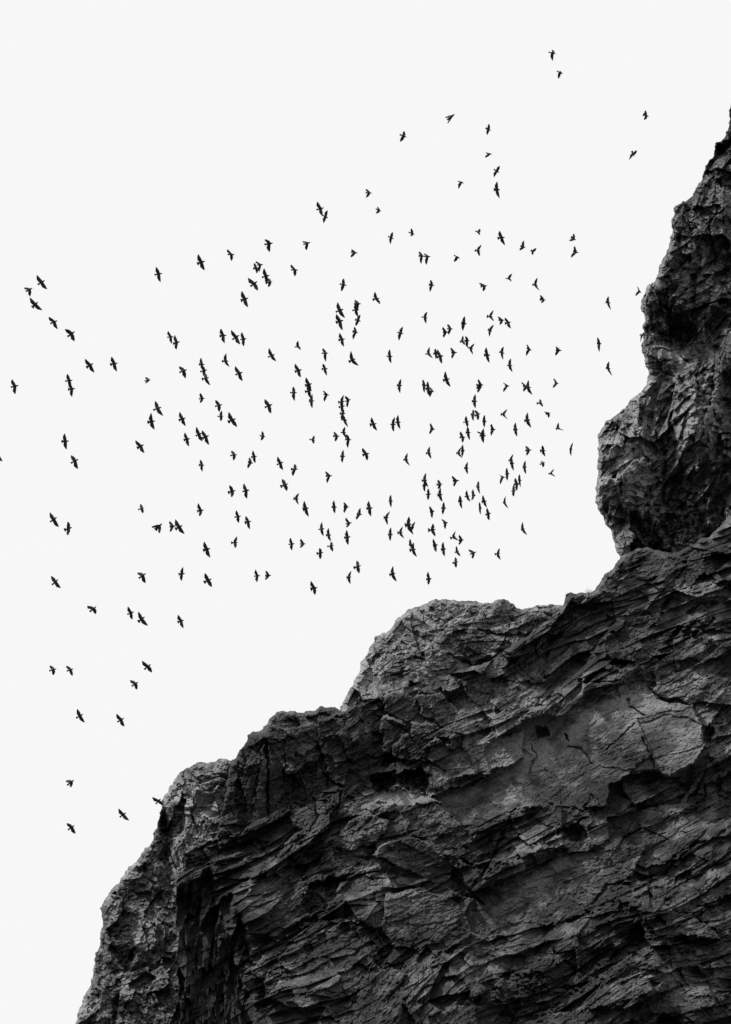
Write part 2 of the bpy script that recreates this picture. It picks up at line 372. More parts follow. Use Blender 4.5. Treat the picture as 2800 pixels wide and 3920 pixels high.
BLOCKS = [   # outline, height, tilt x, tilt y, smoothness
 ([(1850,2860),(1950,2790),(2060,2735),(2180,2735),(2300,2690),(2420,2655),(2500,2650),(2560,2690),(2650,2700),(2690,2760),(2700,2850),(2660,2925),(2560,2975),(2500,2950),(2420,2960),(2330,3010),(2330,3080),(2230,3100),(2100,3070),(1950,3110),(1880,3160),(1790,3180),(1720,3110),(1640,3050),(1700,3030),(1880,2965)],16,0.30,0.10,0.95),
 ([(1640,2920),(1760,2870),(1880,2830),(2000,2800),(2010,2900),(1880,2955),(1760,2968),(1660,3010)],26,0.15,0.05,0.75),
 ([(2180,2845),(2300,2780),(2440,2740),(2470,2820),(2500,2890),(2400,2950),(2290,2930),(2230,2870)],8,0.25,0.05,0.95),
 ([(2493,2630),(2600,2570),(2810,2490),(2830,2700),(2680,2690),(2640,2665),(2570,2680),(2512,2665)],26,0.10,0.10,0.6),
 ([(2600,2675),(2690,2640),(2700,2690),(2640,2700)],16,-0.2,-0.8,0.6),
 ([(1740,3540),(1800,3460),(1900,3370),(2100,3300),(2300,3240),(2480,3230),(2430,3330),(2380,3390),(2290,3440),(2280,3490),(2140,3530),(1960,3570),(1850,3590)],10,0.22,0.0,0.68),
 ([(2430,3310),(2530,3250),(2650,3180),(2830,3110),(2840,3160),(2640,3240),(2560,3300),(2470,3330)],34,0.1,0.35,0.7),
 ([(2470,3330),(2560,3300),(2640,3240),(2650,3262),(2560,3350),(2490,3365)],24,0,-1.3,0.6),
 ([(2320,3130),(2560,3080),(2700,3060),(2560,3130),(2420,3190),(2330,3210)],20,0.1,0.25,0.6),
 ([(1020,3500),(1100,3420),(1235,3330),(1240,3400),(1250,3480),(1120,3520),(1040,3580)],8,0.25,0.0,0.6),
 ([(1415,2972),(1420,2940),(1560,2905),(1650,2905),(1665,2965),(1622,2935),(1554,2944)],22,0.1,0.3,0.6),
 ([(1430,3042),(1530,3014),(1640,3050),(1700,3070),(1580,3082),(1460,3076)],4,0.25,0.55,0.9),
 ([(1330,3990),(1370,3800),(1400,3740),(1500,3700),(1560,3730),(1500,3800),(1420,3990)],14,0.25,-0.15,0.7),
 ([(1455,3560),(1560,3560),(1600,3590),(1500,3620),(1465,3605)],14,0.3,0.3,0.7),
 ([(1480,2665),(1560,2645),(1625,2740),(1560,2760),(1470,2720)],36,-0.35,-0.45,0.5),
 ([(1590,2665),(1690,2650),(1765,2725),(1690,2765),(1625,2745)],40,-0.25,-0.45,0.5),
 ([(1460,2740),(1545,2760),(1565,2800),(1540,2860),(1475,2885),(1455,2800)],44,-0.15,-0.5,0.5),
 ([(1460,2732),(1540,2748),(1560,2780),(1540,2770),(1465,2745)],50,0.1,0.7,0.5),
 ([(1570,2765),(1650,2770),(1675,2820),(1605,2885),(1565,2810)],40,-0.3,-0.35,0.5),
 ([(1500,2850),(1560,2805),(1615,2885),(1590,2912),(1500,2895)],54,-0.15,-0.3,0.5),
 ([(1890,2640),(2000,2620),(2060,2660),(2050,2720),(1940,2745),(1880,2690)],26,-0.2,-0.3,0.6),
 ([(1760,2610),(1880,2595),(1905,2680),(1830,2700),(1780,2660)],30,-0.3,-0.4,0.5),
 ([(1680,2600),(1740,2580),(1760,2640),(1700,2650)],24,0.2,0.4,0.5),
 ([(1660,2610),(1700,2600),(1710,2640),(1660,2640)],16,0.3,0.5,0.7),
 ([(1900,2560),(1970,2540),(2030,2600),(1980,2620),(1930,2600)],30,0.3,-0.1,0.6),
 ([(1980,2560),(2040,2540),(2090,2610),(2040,2625)],30,0.3,-0.1,0.6),
 ([(1420,3270),(1480,3220),(1600,3205),(1700,3260),(1800,3390),(1860,3470),(1700,3400),(1560,3330)],24,-0.4,-0.35,0.45),
 ([(1700,3110),(1790,3185),(1830,3240),(1880,3290),(1800,3320),(1700,3250),(1600,3200),(1600,3120)],6,0.1,-0.35,0.55),
 ([(1480,3420),(1600,3395),(1760,3455),(1810,3560),(1700,3640),(1510,3625),(1460,3560)],34,-0.1,-0.05,0.55),
 ([(1700,3640),(1810,3560),(1790,3610),(1720,3665)],20,-0.3,-1.4,0.5),
 ([(1210,3350),(1240,3250),(1330,3150),(1400,3110),(1500,3140),(1470,3190),(1400,3260),(1330,3335)],50,0.3,-0.1,0.4),
 ([(1340,3080),(1420,3070),(1490,3100),(1430,3130),(1350,3125)],30,0.2,0.4,0.5),
 ([(1420,3370),(1490,3360),(1500,3400),(1420,3420)],20,0.3,0.3,0.6),
 ([(1510,3350),(1620,3370),(1600,3400),(1520,3390)],22,0.3,0.4,0.6),
 ([(1480,3930),(1545,3830),(1600,3890),(1640,3960)],50,-0.9,-0.2,0.6),
 ([(1640,3900),(1720,3850),(1820,3850),(1830,3930),(1640,3960)],30,0.2,0.2,0.5),
 ([(1250,3690),(1330,3650),(1400,3660),(1330,3720),(1260,3740)],24,0.3,0.3,0.6),
 ([(1110,3780),(1170,3760),(1180,3800),(1130,3820)],24,0.4,0.4,0.6),
 ([(1000,3650),(1100,3610),(1150,3600),(1090,3640),(1000,3690)],26,0.2,0.6,0.5),
 ([(2010,3920),(2100,3880),(2300,3850),(2400,3860),(2420,3900),(2360,3960),(2000,3960)],34,0.1,0.35,0.55),
 ([(2500,3800),(2620,3775),(2720,3770),(2740,3850),(2600,3880),(2500,3890)],22,0.15,0.1,0.5),
 ([(2320,3790),(2480,3740),(2505,3790),(2350,3850)],36,0.2,0.1,0.55),
 ([(2340,3700),(2420,3650),(2450,3720),(2360,3760)],20,-0.5,-0.4,0.5),
 ([(2540,3585),(2600,3540),(2660,3500),(2770,3595),(2680,3590),(2600,3575)],44,-0.2,0.3,0.5),
 ([(2650,3690),(2800,3700),(2800,3790),(2720,3770)],20,-0.4,-0.6,0.5),
 ([(2670,3415),(2820,3360),(2820,3420),(2680,3470)],36,0.1,-0.2,0.5),
 ([(2560,2972),(2645,2922),(2672,2940),(2645,3015)],30,-0.8,-1.0,0.7),
 ([(2681,2815),(2726,2766),(2740,2800),(2715,2852),(2690,2850)],-20,-1.4,-0.6,0.7),
 ([(2640,3020),(2690,2900),(2720,2880),(2700,2960),(2600,3110),(2560,3120)],24,0.4,0.1,0.6),
 ([(2700,2990),(2740,2980),(2760,3080),(2700,3100)],40,-0.3,-0.2,0.6),
 ([(2750,2960),(2840,2940),(2840,3040),(2770,3030)],40,0,0.1,0.5),
 ([(2480,2140),(2560,2130),(2640,2160),(2560,2200),(2450,2220),(2400,2200)],20,0.3,0.2,0.6),
 ([(2590,2230),(2640,2120),(2690,2110),(2700,2180),(2640,2260)],34,0.5,0.1,0.7),
 ([(2330,2420),(2440,2360),(2540,2340),(2480,2420),(2380,2480)],12,0.35,-0.1,0.7),
 ([(2400,2530),(2480,2460),(2600,2400),(2560,2460),(2460,2540)],10,-0.3,-0.7,0.6),
 ([(2320,2505),(2400,2480),(2435,2530),(2360,2535)],40,-0.3,-0.5,0.5),
 ([(2640,2400),(2720,2360),(2735,2410),(2650,2420)],20,0.1,0.5,0.6),
 ([(2725,2380),(2820,2360),(2820,2420),(2730,2420)],30,0,-0.3,0.5),
 ([(2740,2090),(2830,2070),(2830,2120),(2740,2125)],40,0,0.1,0.5),
 ([(975,3130),(1000,2880),(1022,2830),(1026,3130)],30,-0.15,-0.35,0.7),
 ([(1028,2850),(1085,2830),(1092,3040),(1030,3130)],22,-0.25,-0.45,0.6),
 ([(950,2990),(985,2940),(970,3130),(925,3200),(905,3160)],-14,-0.5,-0.5,0.6),
 ([(1110,3060),(1165,3090),(1240,3060),(1260,3180),(1180,3200),(1120,3160)],14,0.2,0.0,0.6),
 ([(1120,2780),(1200,2760),(1230,2840),(1160,2900),(1110,2860)],26,-0.3,-0.3,0.5),
 ([(1360,2960),(1420,2900),(1480,2890),(1440,2960),(1380,3000)],16,-0.3,-0.5,0.6),
]
def cliff_relief(x, y, d):
    wx = x + 70*perlin(x/640, y/640, 3) + 5*perlin(x/90, y/90, 4)
    wy = y + 80*perlin(x/560, y/560, 5) + 5*perlin(x/80, y/80, 6)
    a = math.radians(-29)
    # slabs: smooth polished sheets; left top: upright blocks; the rest: broken layers
    slab = np.clip(1.2*blob(x, y, 2350, 2880, 520, 170, -22) + 1.0*blob(x, y, 1700, 3060, 260, 90, -12) + 1.0*blob(x, y, 2080, 3440, 420, 100, -24)
                   + 0.8*blob(x, y, 2640, 3180, 220, 70, -28) + 0.6*blob(x, y, 1300, 3640, 160, 60, -40), 0, 1)
    up = smooth((1560-x)/260)*smooth((3180-y)/160)
    rg = 1-0.82*slab
    H = 150*fbm(x/900, y/900, 11, 3)
    f1 = facets(wx, wy, 430, 170, a, 21, 42, 0.45, (0, 0.20)); f1b = facets(wx, wy, 330, 210, a-0.5, 22, 40, 0.5, (0.05, 0.15))
    H = H + np.maximum(f1, f1b-10)*(1-0.75*slab)*(1-0.5*up)
    f2 = facets(wx, wy, 190, 70, a-0.12, 31, 18, 0.6, (0, 0.2)); f2b = facets(wx, wy, 150, 96, a+0.35, 32, 18, 0.7, (0, 0.15))
    H = H + np.maximum(f2, f2b-4)*(1-0.88*slab)*(1-0.6*up)
    H = H + np.maximum(facets(wx, wy, 150, 260, 0.06, 35, 30, 0.45, (-0.1, 0.0)), facets(wx, wy, 120, 150, -0.4, 36, 26, 0.55, (-0.1, 0)))*up
    # long beds that end in sharp steps, rising to the right
    H = H + (facets(wx, wy, 760, 62, a-0.03, 38, 15, 0.35, (0, 0.10)) + facets(wx, wy, 380, 26, a+0.02, 39, 6, 0.4, (0, 0.10)))*(0.2+0.8*rg)*(1-0.8*up)
    cell = facets(wx, wy, 190, 70, a-0.12, 31, 1.0, 0.0)
    cell2 = facets(wx, wy, 84, 32, a+0.1, 41, 1.0, 0.0)
    S = 1-rg
    S = np.maximum(S, (0.78*smooth((cell-0.05)/0.2))*(1-0.5*up))
    S = np.maximum(S, 0.5*smooth((cell2-0.2)/0.2))
    S = np.clip(S - 0.35*smooth(perlin(x/260, y/170, 333)*2), 0, 1)
    for p, hh, gx, gy, calm in BLOCKS: block(x, y, H, S, p, hh, gx, gy, calm)
    rg = 1-S
    f3 = facets(wx, wy, 84, 32, a+0.1, 41, 9, 0.75, (0, 0.22)); f3b = facets(wx, wy, 66, 44, a-0.5, 42, 9, 0.8, (0, 0.15))
    H = H + np.maximum(f3, f3b-1)*np.clip(rg, 0, 1)**1.3*(1-0.2*up)
    f4 = facets(wx, wy, 40, 15, a, 51, 4.2, 0.8, (0, 0.2)); f4b = facets(wx, wy, 30, 20, a-0.6, 52, 4.2, 0.85)
    H = H + np.maximum(f4, f4b)*(0.12+0.88*rg)
    H = H + facets(wx, wy, 19, 9, a-0.2, 61, 2.0, 0.7)*(0.45+0.55*rg) + facets(wx, wy, 10, 6, a+0.2, 62, 1.0, 0.6)*(0.6+0.4*rg)
    lin = ((wx*math.cos(a)+wy*math.sin(a)), (-wx*math.sin(a)+wy*math.cos(a)))
    H = H + 3.5*ridged(lin[0]/190, lin[1]/20, 71, 4)*(0.35+0.5*rg)
    H = H + 2.2*fbm(x/46, y/30, 81, 4)*(0.4+0.6*rg) + (0.4+1.2*rg)*fbm(x/8, y/6, 83, 2)
    # the fluted dark gully on the left foot
    gx_ = x + 40*perlin(x/70, y/110, 96) + 18*perlin(x/25, y/40, 97); gy_ = y + 90*perlin(x/60, y/300, 98) + 25*perlin(x/22, y/60, 99)
    gl = smooth((905+0.13*(y-3300)-gx_)/60)*smooth((gy_-3330)/110)
    H = H*(1-0.6*gl) - 170*gl + gl*(np.maximum(facets(wx, wy, 62, 330, 0.12, 91, 34, 0.9, (-0.1, 0)), facets(wx, wy, 44, 190, 0.22, 92, 30, 1.0, (-0.1, 0))-4) + facets(wx, wy, 18, 90, 0.1, 93, 6, 0.8))
    # hollow under the great block in the middle, shoulder above it
    H = H + 60*blob(x, y, 1330, 3180, 150, 110, -30) - 60*blob(x, y, 1180, 3520, 120, 60, -40)
    H = H + 70*blob(x, y, 2250, 2640, 420, 60, -22) - 50*blob(x, y, 2500, 2960, 300, 40, 20)
    for p, t, b in REC: carve(x, y, H, p, t, b)
    for p, w, dd in CRK: crack(x, y, H, p, w, dd)
    return H
def cliff_tone_shade(x, y):
    m = 0.16*fbm(x/420, y/260, 301, 4) + 0.10*fbm(x/60, y/35, 305, 3)
    m = m + facets(x, y, 130, 50, math.radians(-25), 308, 0.06, 0) + facets(x, y, 46, 24, math.radians(-35), 309, 0.05, 0)
    m = m + 0.20*blob(x, y, 2250, 2790, 480, 120, -20) + 0.22*blob(x, y, 2400, 2700, 150, 45, -20) + 0.10*blob(x, y, 2080, 3430, 380, 80, -24) + 0.45*blob(x, y, 1530, 3060, 80, 18, -5) + 0.10*blob(x, y, 1650, 3020, 260, 70, -10) - 0.05*smooth((y-3200)/300)  # pale slabs, plus painted-in light on the cave floor and shade towards the foot
    m = m - 0.12*smooth((960-x)/60)*smooth((y-3250)/60) - 0.07*smooth((1500-x)/200)*smooth((3250-y)/150)  # darker in the left gully and on the upper left face
    return m
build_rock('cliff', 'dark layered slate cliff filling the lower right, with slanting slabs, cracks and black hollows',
           CLIFF, cliff_base, cliff_relief, cliff_tone_shade, M_slate, seed=7, R=34, rollscale=lambda x, y: 1-0.8*smooth((1000-x)/150)*smooth((y-2950)/100)-0.75*smooth((x-1330)/60)*smooth((2170-x)/60))

# ---- dome behind it
DOME = [(1302,2717),(1314,2686),(1332,2650),(1354,2619),(1366,2588),(1380,2557),(1380,2533),(1394,2520),(1412,2496),(1416,2477),
 (1431,2459),(1433,2440),(1452,2431),(1502,2400),(1511,2375),(1536,2360),(1563,2332),(1600,2323),(1643,2302),(1668,2292),
 (1680,2297),(1736,2295),(1760,2302),(1822,2299),(1840,2306),(1887,2309),(1896,2297),(1917,2295),(1970,2314),(1977,2326),
 (2000,2334),(2031,2326),(2053,2316),(2093,2318),(2117,2312),(2151,2317),(2300,2330),(2420,2600),(2300,2900),(1250,2960),(1260,2760)]
def dome_relief(x, y, d):
    wx = x + 30*perlin(x/240, y/240, 103) + 3*perlin(x/50, y/50, 104); wy = y + 30*perlin(x/220, y/220, 105) + 3*perlin(x/50, y/50, 106)
    right = smooth((x-1600)/250)
    H = 80*fbm(x/500, y/400, 111, 3)
    H = H + np.maximum(facets(wx, wy, 200, 100, -0.35, 121, 20, 0.5, (0, 0.1)), facets(wx, wy, 120, 140, 0.4, 122, 18, 0.55))
    H = H + np.maximum(facets(wx, wy, 90, 30, -0.3, 131, 8, 0.36, (0, 0.25)), facets(wx, wy, 66, 40, -0.8, 132, 8, 0.45))*(0.4+0.6*right)
    H = H + facets(wx, wy, 30, 46, 0.6, 135, 8, 0.5, (0, 0.1), groove=2)*(1-0.8*right)
    H = H + np.maximum(facets(wx, wy, 36, 15, -0.35, 141, 4, 0.5, (0, 0.2)), facets(wx, wy, 28, 20, 0.5, 142, 4, 0.55)) + facets(wx, wy, 15, 9, -0.4, 151, 2.2, 0.5)
    H = H + 3*fbm(x/34, y/26, 161, 4) + 1.6*fbm(x/7, y/6, 163, 2)
    H = H + facets(wx, wy, 300, 24, -0.12, 171, 6, 0.4, (0, 0.15))*right
    for p, w, dd in [([(1834,2410),(1927,2434),(2044,2428)],18,40),([(1723,2508),(1816,2550),(1883,2520)],24,50),
                     ([(1580,2515),(1640,2530)],12,28),([(1500,2590),(1560,2570)],10,24),([(1690,2400),(1715,2370)],8,20)]:
        crack(x, y, H, p, w, dd)
    return H
build_rock('rock_dome', 'paler rounded rock shoulder rising behind the dark cliff in the middle of the photo',
           DOME, lambda x, y: 111 + (2720-y)*0.022, dome_relief,
           lambda x, y: 0.15*fbm(x/200, y/160, 311, 4) + 0.14*smooth((1650-x)/300) + 0.05 + 0.12*fbm(x/30, y/22, 315, 2),
           M_congl, seed=17, R=45, rough=0.15)

# ---- tall buttress on the right
BUTT = [(3000,-300),(2930,0),(2870,200),(2830,330),(2800,394),(2797,409),(2792,438),(2795,453),(2789,469),(2798,491),(2797,502),(2779,503),(2781,515),
 (2792,527),(2785,530),(2772,529),(2764,535),(2762,544),(2739,547),(2736,561),(2734,583),(2727,605),(2717,610),(2712,623),(2699,636),
 (2696,654),(2689,684),(2673,704),(2662,728),(2653,742),(2652,759),(2633,770),(2622,779),(2621,771),(2614,769),(2609,777),
 (2587,786),(2579,797),(2579,808),(2583,812),(2579,829),(2570,847),(2574,873),(2575,887),(2566,905),(2569,922),(2561,944),
 (2552,970),(2539,988),(2534,1005),(2523,1032),(2515,1058),(2508,1076),(2490,1087),(2478,1094),(2475,1111),(2466,1129),
 (2454,1155),(2453,1181),(2464,1199),(2471,1206),(2471,1230),(2462,1243),(2463,1261),(2465,1278),(2464,1300),(2456,1327),
 (2464,1356),(2469,1391),(2482,1413),(2485,1435),(2477,1457),(2471,1479),(2455,1501),(2438,1514),(2411,1532),(2403,1549),
 (2378,1571),(2345,1598),(2318,1611),(2306,1637),(2293,1657),(2287,1674),(2291,1690),(2293,1703),(2286,1716),(2292,1743),
 (2287,1765),(2286,1791),(2290,1817),(2286,1839),(2286,1857),(2279,1870),(2281,1901),(2286,1932),(2295,1958),(2314,1993),
 (2341,2029),(2345,2055),(2354,2077),(2359,2108),(2369,2121),(2374,2134),(2390,2200),(2500,2330),(3900,2330),(3900,-300)]
def butt_relief(x, y, d):
    wx = x + 34*perlin(x/260, y/260, 203) + 3*perlin(x/50, y/50, 204); wy = y + 34*perlin(x/240, y/240, 205) + 3*perlin(x/50, y/50, 206)
    H = 120*fbm(x/520, y/560, 211, 2)
    H = H + np.maximum(facets(wx, wy, 150, 230, 0.5, 221, 46, 0.6, (0.1, 0.0)), facets(wx, wy, 190, 130, -0.5, 222, 40, 0.65)-8)
    H = H + np.maximum(facets(wx, wy, 80, 95, 0.35, 231, 20, 0.75, (0, 0.1)), facets(wx, wy, 70, 60, -0.5, 232, 18, 0.8))
    H = H + np.maximum(facets(wx, wy, 42, 30, -0.4, 241, 9, 0.85, (0, 0.15)), facets(wx, wy, 34, 40, 0.5, 242, 9, 0.85))
    H = H + np.maximum(facets(wx, wy, 20, 15, -0.4, 251, 5, 0.6, (0, 0.2)), facets(wx, wy, 16, 20, 0.4, 252, 5, 0.6)) + facets(wx, wy, 9, 8, 0.2, 261, 2.2, 0.5) + 2*fbm(x/6, y/6, 263, 2)
    H = H + 3*fbm(x/30, y/34, 271, 4)
    H = H + facets(wx, wy, 210, 40, -0.75, 291, 9, 0.5, (0, 0.15)) + facets(wx, wy, 30, 120, 0.25, 292, 6, 0.6)
    fl = np.clip(blob(x, y, 2590, 1190, 120, 130) + blob(x, y, 2560, 1830, 70, 180) + 0.8*blob(x, y, 2700, 1560, 60, 90), 0, 1)
    H = H + 18*fl*ridged((x+10*perlin(x/60, y/60, 9))/46, y/420, 281, 3)
    # the bulging nose and the parts set back beside it
    H = H + 130*blob(x, y, 2370, 1760, 130, 190) - 90*blob(x, y, 2560, 1800, 60, 260) - 60*blob(x, y, 2570, 1240, 110, 110, 30)
    H = H + 150*blob(x, y, 2760, 1420, 70, 420, 28) + 80*blob(x, y, 2700, 1700, 120, 120) + 60*blob(x, y, 2640, 950, 60, 200, 15)
    for p, t, b in [([(2415,1950),(2500,1930),(2560,1900),(2640,1930),(2790,1880),(2770,2040),(2680,2130),(2540,2150),(2420,2150)],0,210),
        ([(2660,1430),(2725,1390),(2745,1480),(2720,1560),(2655,1550)],20,120),([(2475,1170),(2560,1130),(2660,1180),(2690,1280),(2600,1340),(2520,1320),(2490,1250)],0,75),
        ([(2500,1150),(2560,1170),(2600,1290),(2540,1300),(2505,1240)],60,30),([(2640,1050),(2670,1040),(2665,1200),(2640,1180)],70,30),
        ([(2733,815),(2772,808),(2768,842),(2740,836)],60,10),([(2725,665),(2745,660),(2742,682),(2728,684)],40,10),
        ([(2306,1655),(2380,1625),(2360,1650),(2310,1676)],45,25),([(2636,860),(2662,870),(2650,930),(2635,900)],45,15),
        ([(2540,1720),(2560,1720),(2550,1900),(2535,1900)],50,30),([(2600,1260),(2660,1240),(2640,1330),(2600,1340)],60,20)]:
        carve(x, y, H, p, t, b)
    return H
build_rock('rock_buttress', 'tall rugged rock buttress with a bulging nose along the right edge above the cliff',
           BUTT, lambda x, y: 124 + (2150-y)*0.0165 + 2*smooth((2500-x)/300), butt_relief,
           lambda x, y: 0.14*fbm(x/160, y/160, 321, 4) + 0.03 + 0.12*blob(x, y, 2370, 1760, 130, 220) + 0.1*fbm(x/26, y/22, 325, 2) + 0.05 - 0.05*smooth((1500-y)/300),
           M_congl, seed=27, R=34, rough=0.17)

# ---- knobbly pillar at the lower left
PIL = [(287,3919),(296,3882),(315,3833),(330,3802),(349,3765),(356,3716),(361,3673),(379,3630),(382,3593),(395,3544),(389,3507),
 (382,3476),(404,3439),(435,3396),(472,3353),(478,3337),(515,3303),(536,3279),(552,3248),(576,3236),(586,3193),(607,3171),
 (610,3131),(619,3094),(626,3051),(647,3014),(669,2983),(706,2946),(736,2931),(773,2916),(810,2916),(820,2925),(835,2906),
 (866,2903),(884,2912),(960,2950),(1000,3300),(1000,5900),(-300,5900),(80,4700),(230,4050)]
def pil_relief(x, y, d):
    wx = x + 24*perlin(x/200, y/200, 403) + 3*perlin(x/40, y/40, 404); wy = y + 24*perlin(x/200, y/200, 405) + 3*perlin(x/40, y/40, 406)
    H = 90*fbm(x/360, y/420, 411, 3)
    H = H + np.maximum(facets(wx, wy, 120, 170, 0.45, 421, 34, 0.55, (0.15, 0.0)), facets(wx, wy, 110, 90, -0.6, 422, 28, 0.6))
    H = H + np.maximum(facets(wx, wy, 60, 50, 0.3, 431, 16, 0.75, (0, 0.15)), facets(wx, wy, 50, 70, -0.4, 432, 15, 0.75))
    H = H + np.maximum(facets(wx, wy, 28, 20, -0.2, 441, 8.5, 0.6, (0, 0.25)), facets(wx, wy, 24, 28, 0.5, 442, 8, 0.65))
    H = H + facets(wx, wy, 13, 10, -0.3, 451, 4, 0.55, (0, 0.15)) + 2*fbm(x/6, y/6, 463, 2)
    H = H + 4*fbm(x/26, y/26, 461, 4)
    H = H - 90*blob(x, y, 640, 3260, 26, 190, -4) + 60*blob(x, y, 740, 3020, 80, 120)
    for p, t, b in [([(690,3060),(715,3050),(700,3180),(660,3260),(640,3340),(615,3300),(630,3180),(660,3120)],70,50),
        ([(610,3100),(640,3090),(640,3240),(614,3210)],45,30),([(520,3330),(555,3300),(560,3340),(525,3350)],50,20),
        ([(495,3640),(520,3610),(510,3690),(490,3680)],55,30),([(500,3760),(560,3720),(600,3740),(560,3800),(500,3800)],80,30),
        ([(430,3830),(460,3780),(450,3930),(430,3930)],60,40),([(590,3430),(620,3400),(630,3460),(600,3480)],50,20)]:
        carve(x, y, H, p, t, b)
    return H
build_rock('rock_pillar', 'knobbly paler rock pillar at the lower left, left of the dark fluted gully',
           PIL, lambda x, y: 96 + np.clip(3920-y, -300, 4000)*0.0185, pil_relief,
           lambda x, y: 0.14*fbm(x/130, y/130, 331, 4) + 0.04 + 0.14*blob(x, y, 760, 3080, 110, 140) + 0.13*fbm(x/24, y/20, 335, 2),
           M_congl, seed=37, R=42, rough=0.18)

# ---- one tiny dry bush on the skyline
M_twig, nn, bb = new_mat('dry_twigs'); bb.inputs['Base Color'].default_value = (0.22, 0.22, 0.22, 1); bb.inputs['Roughness'].default_value = 0.9
def dry_bush(px, py):
    r = np.random.RandomState(3); V = []; F = []
    d0 = float(cliff_base(np.array(px), np.array(py))) + 0.6
    o0 = unproject(px, py, d0)
    def twig(p, q, w):
        n = len(V); dn = (q-p)/max(np.linalg.norm(q-p), 1e-6); s1 = np.cross(dn, [0.3, 0.8, 0.5]); s1 /= np.linalg.norm(s1); s2 = np.cross(dn, s1)
        for c, ww in ((p, w), (q, w*0.5)):
            for k in range(4):
                t = k*math.pi/2; V.append(c + (s1*math.cos(t)+s2*math.sin(t))*ww)
        for k in range(4): F.append((n+k, n+(k+1) % 4, n+4+(k+1) % 4, n+4+k))
    for i in range(26):
        p = np.array([r.uniform(-.35, .35), r.uniform(-.1, .1), 0.0]); d = np.array([r.uniform(-.8, .5), r.uniform(-.5, .5), r.uniform(.5, 1)])
        for j in range(4):
            q = p + d*r.uniform(.05, .10); twig(p, q, 0.006)
            for k in range(2): twig(q, q + r.uniform(-.07, .07, 3) + np.array([0, 0, .02]), 0.005)
            p = q; d = d + r.uniform(-.5, .5, 3)
    me = bpy.data.meshes.new('dry_bush'); me.from_pydata([tuple(v) for v in V], [], F); me.materials.append(M_twig)
    o = bpy.data.objects.new('dry_bush', me); C.objects.link(o); o.location = o0
    o['label'] = 'tiny pale dry bush on the skyline notch between the dome and the tall buttress'; o['category'] = 'bush'
dry_bush(2262, 2272)

# ---- ground of the valley
gm = bpy.data.meshes.new('ground')
rs = np.random.RandomState(5)
ax = np.concatenate([-np.geomspace(4000, 10, 40), np.linspace(-8, 8, 9), np.geomspace(10, 4000, 40)])
GX, GY = np.meshgrid(ax, ax)
GZ = 0.6*fbm(GX/14, GY/14, 501, 4)*smooth(np.hypot(GX, GY)/12) - 0.3
vs = np.stack([GX, GY, GZ], -1).reshape(-1, 3); n = len(ax)
fs = [(j*n+i, j*n+i+1, (j+1)*n+i+1, (j+1)*n+i) for j in range(n-1) for i in range(n-1)]
gm.from_pydata(vs.tolist(), [], fs)
M_ground, nn, bb = new_mat('stony_ground')
t1 = nn.nodes.new('ShaderNodeTexNoise'); t1.inputs['Scale'].default_value = 1.5; t1.inputs['Detail'].default_value = 8
r1 = nn.nodes.new('ShaderNodeValToRGB'); r1.color_ramp.elements[0].color = (0.06,0.06,0.06,1); r1.color_ramp.elements[1].color = (0.16,0.16,0.16,1)
tcg = nn.nodes.new('ShaderNodeTexCoord'); nn.links.new(tcg.outputs['Object'], t1.inputs['Vector'])
nn.links.new(t1.outputs['Fac'], r1.inputs['Fac']); nn.links.new(r1.outputs['Color'], bb.inputs['Base Color'])
bb.inputs['Roughness'].default_value = 0.95
gm.materials.append(M_ground)
g = bpy.data.objects.new('ground', gm); C.objects.link(g)
g['label'] = 'stony grey valley floor below the cliffs'; g['category'] = 'ground'; g['kind'] = 'structure'

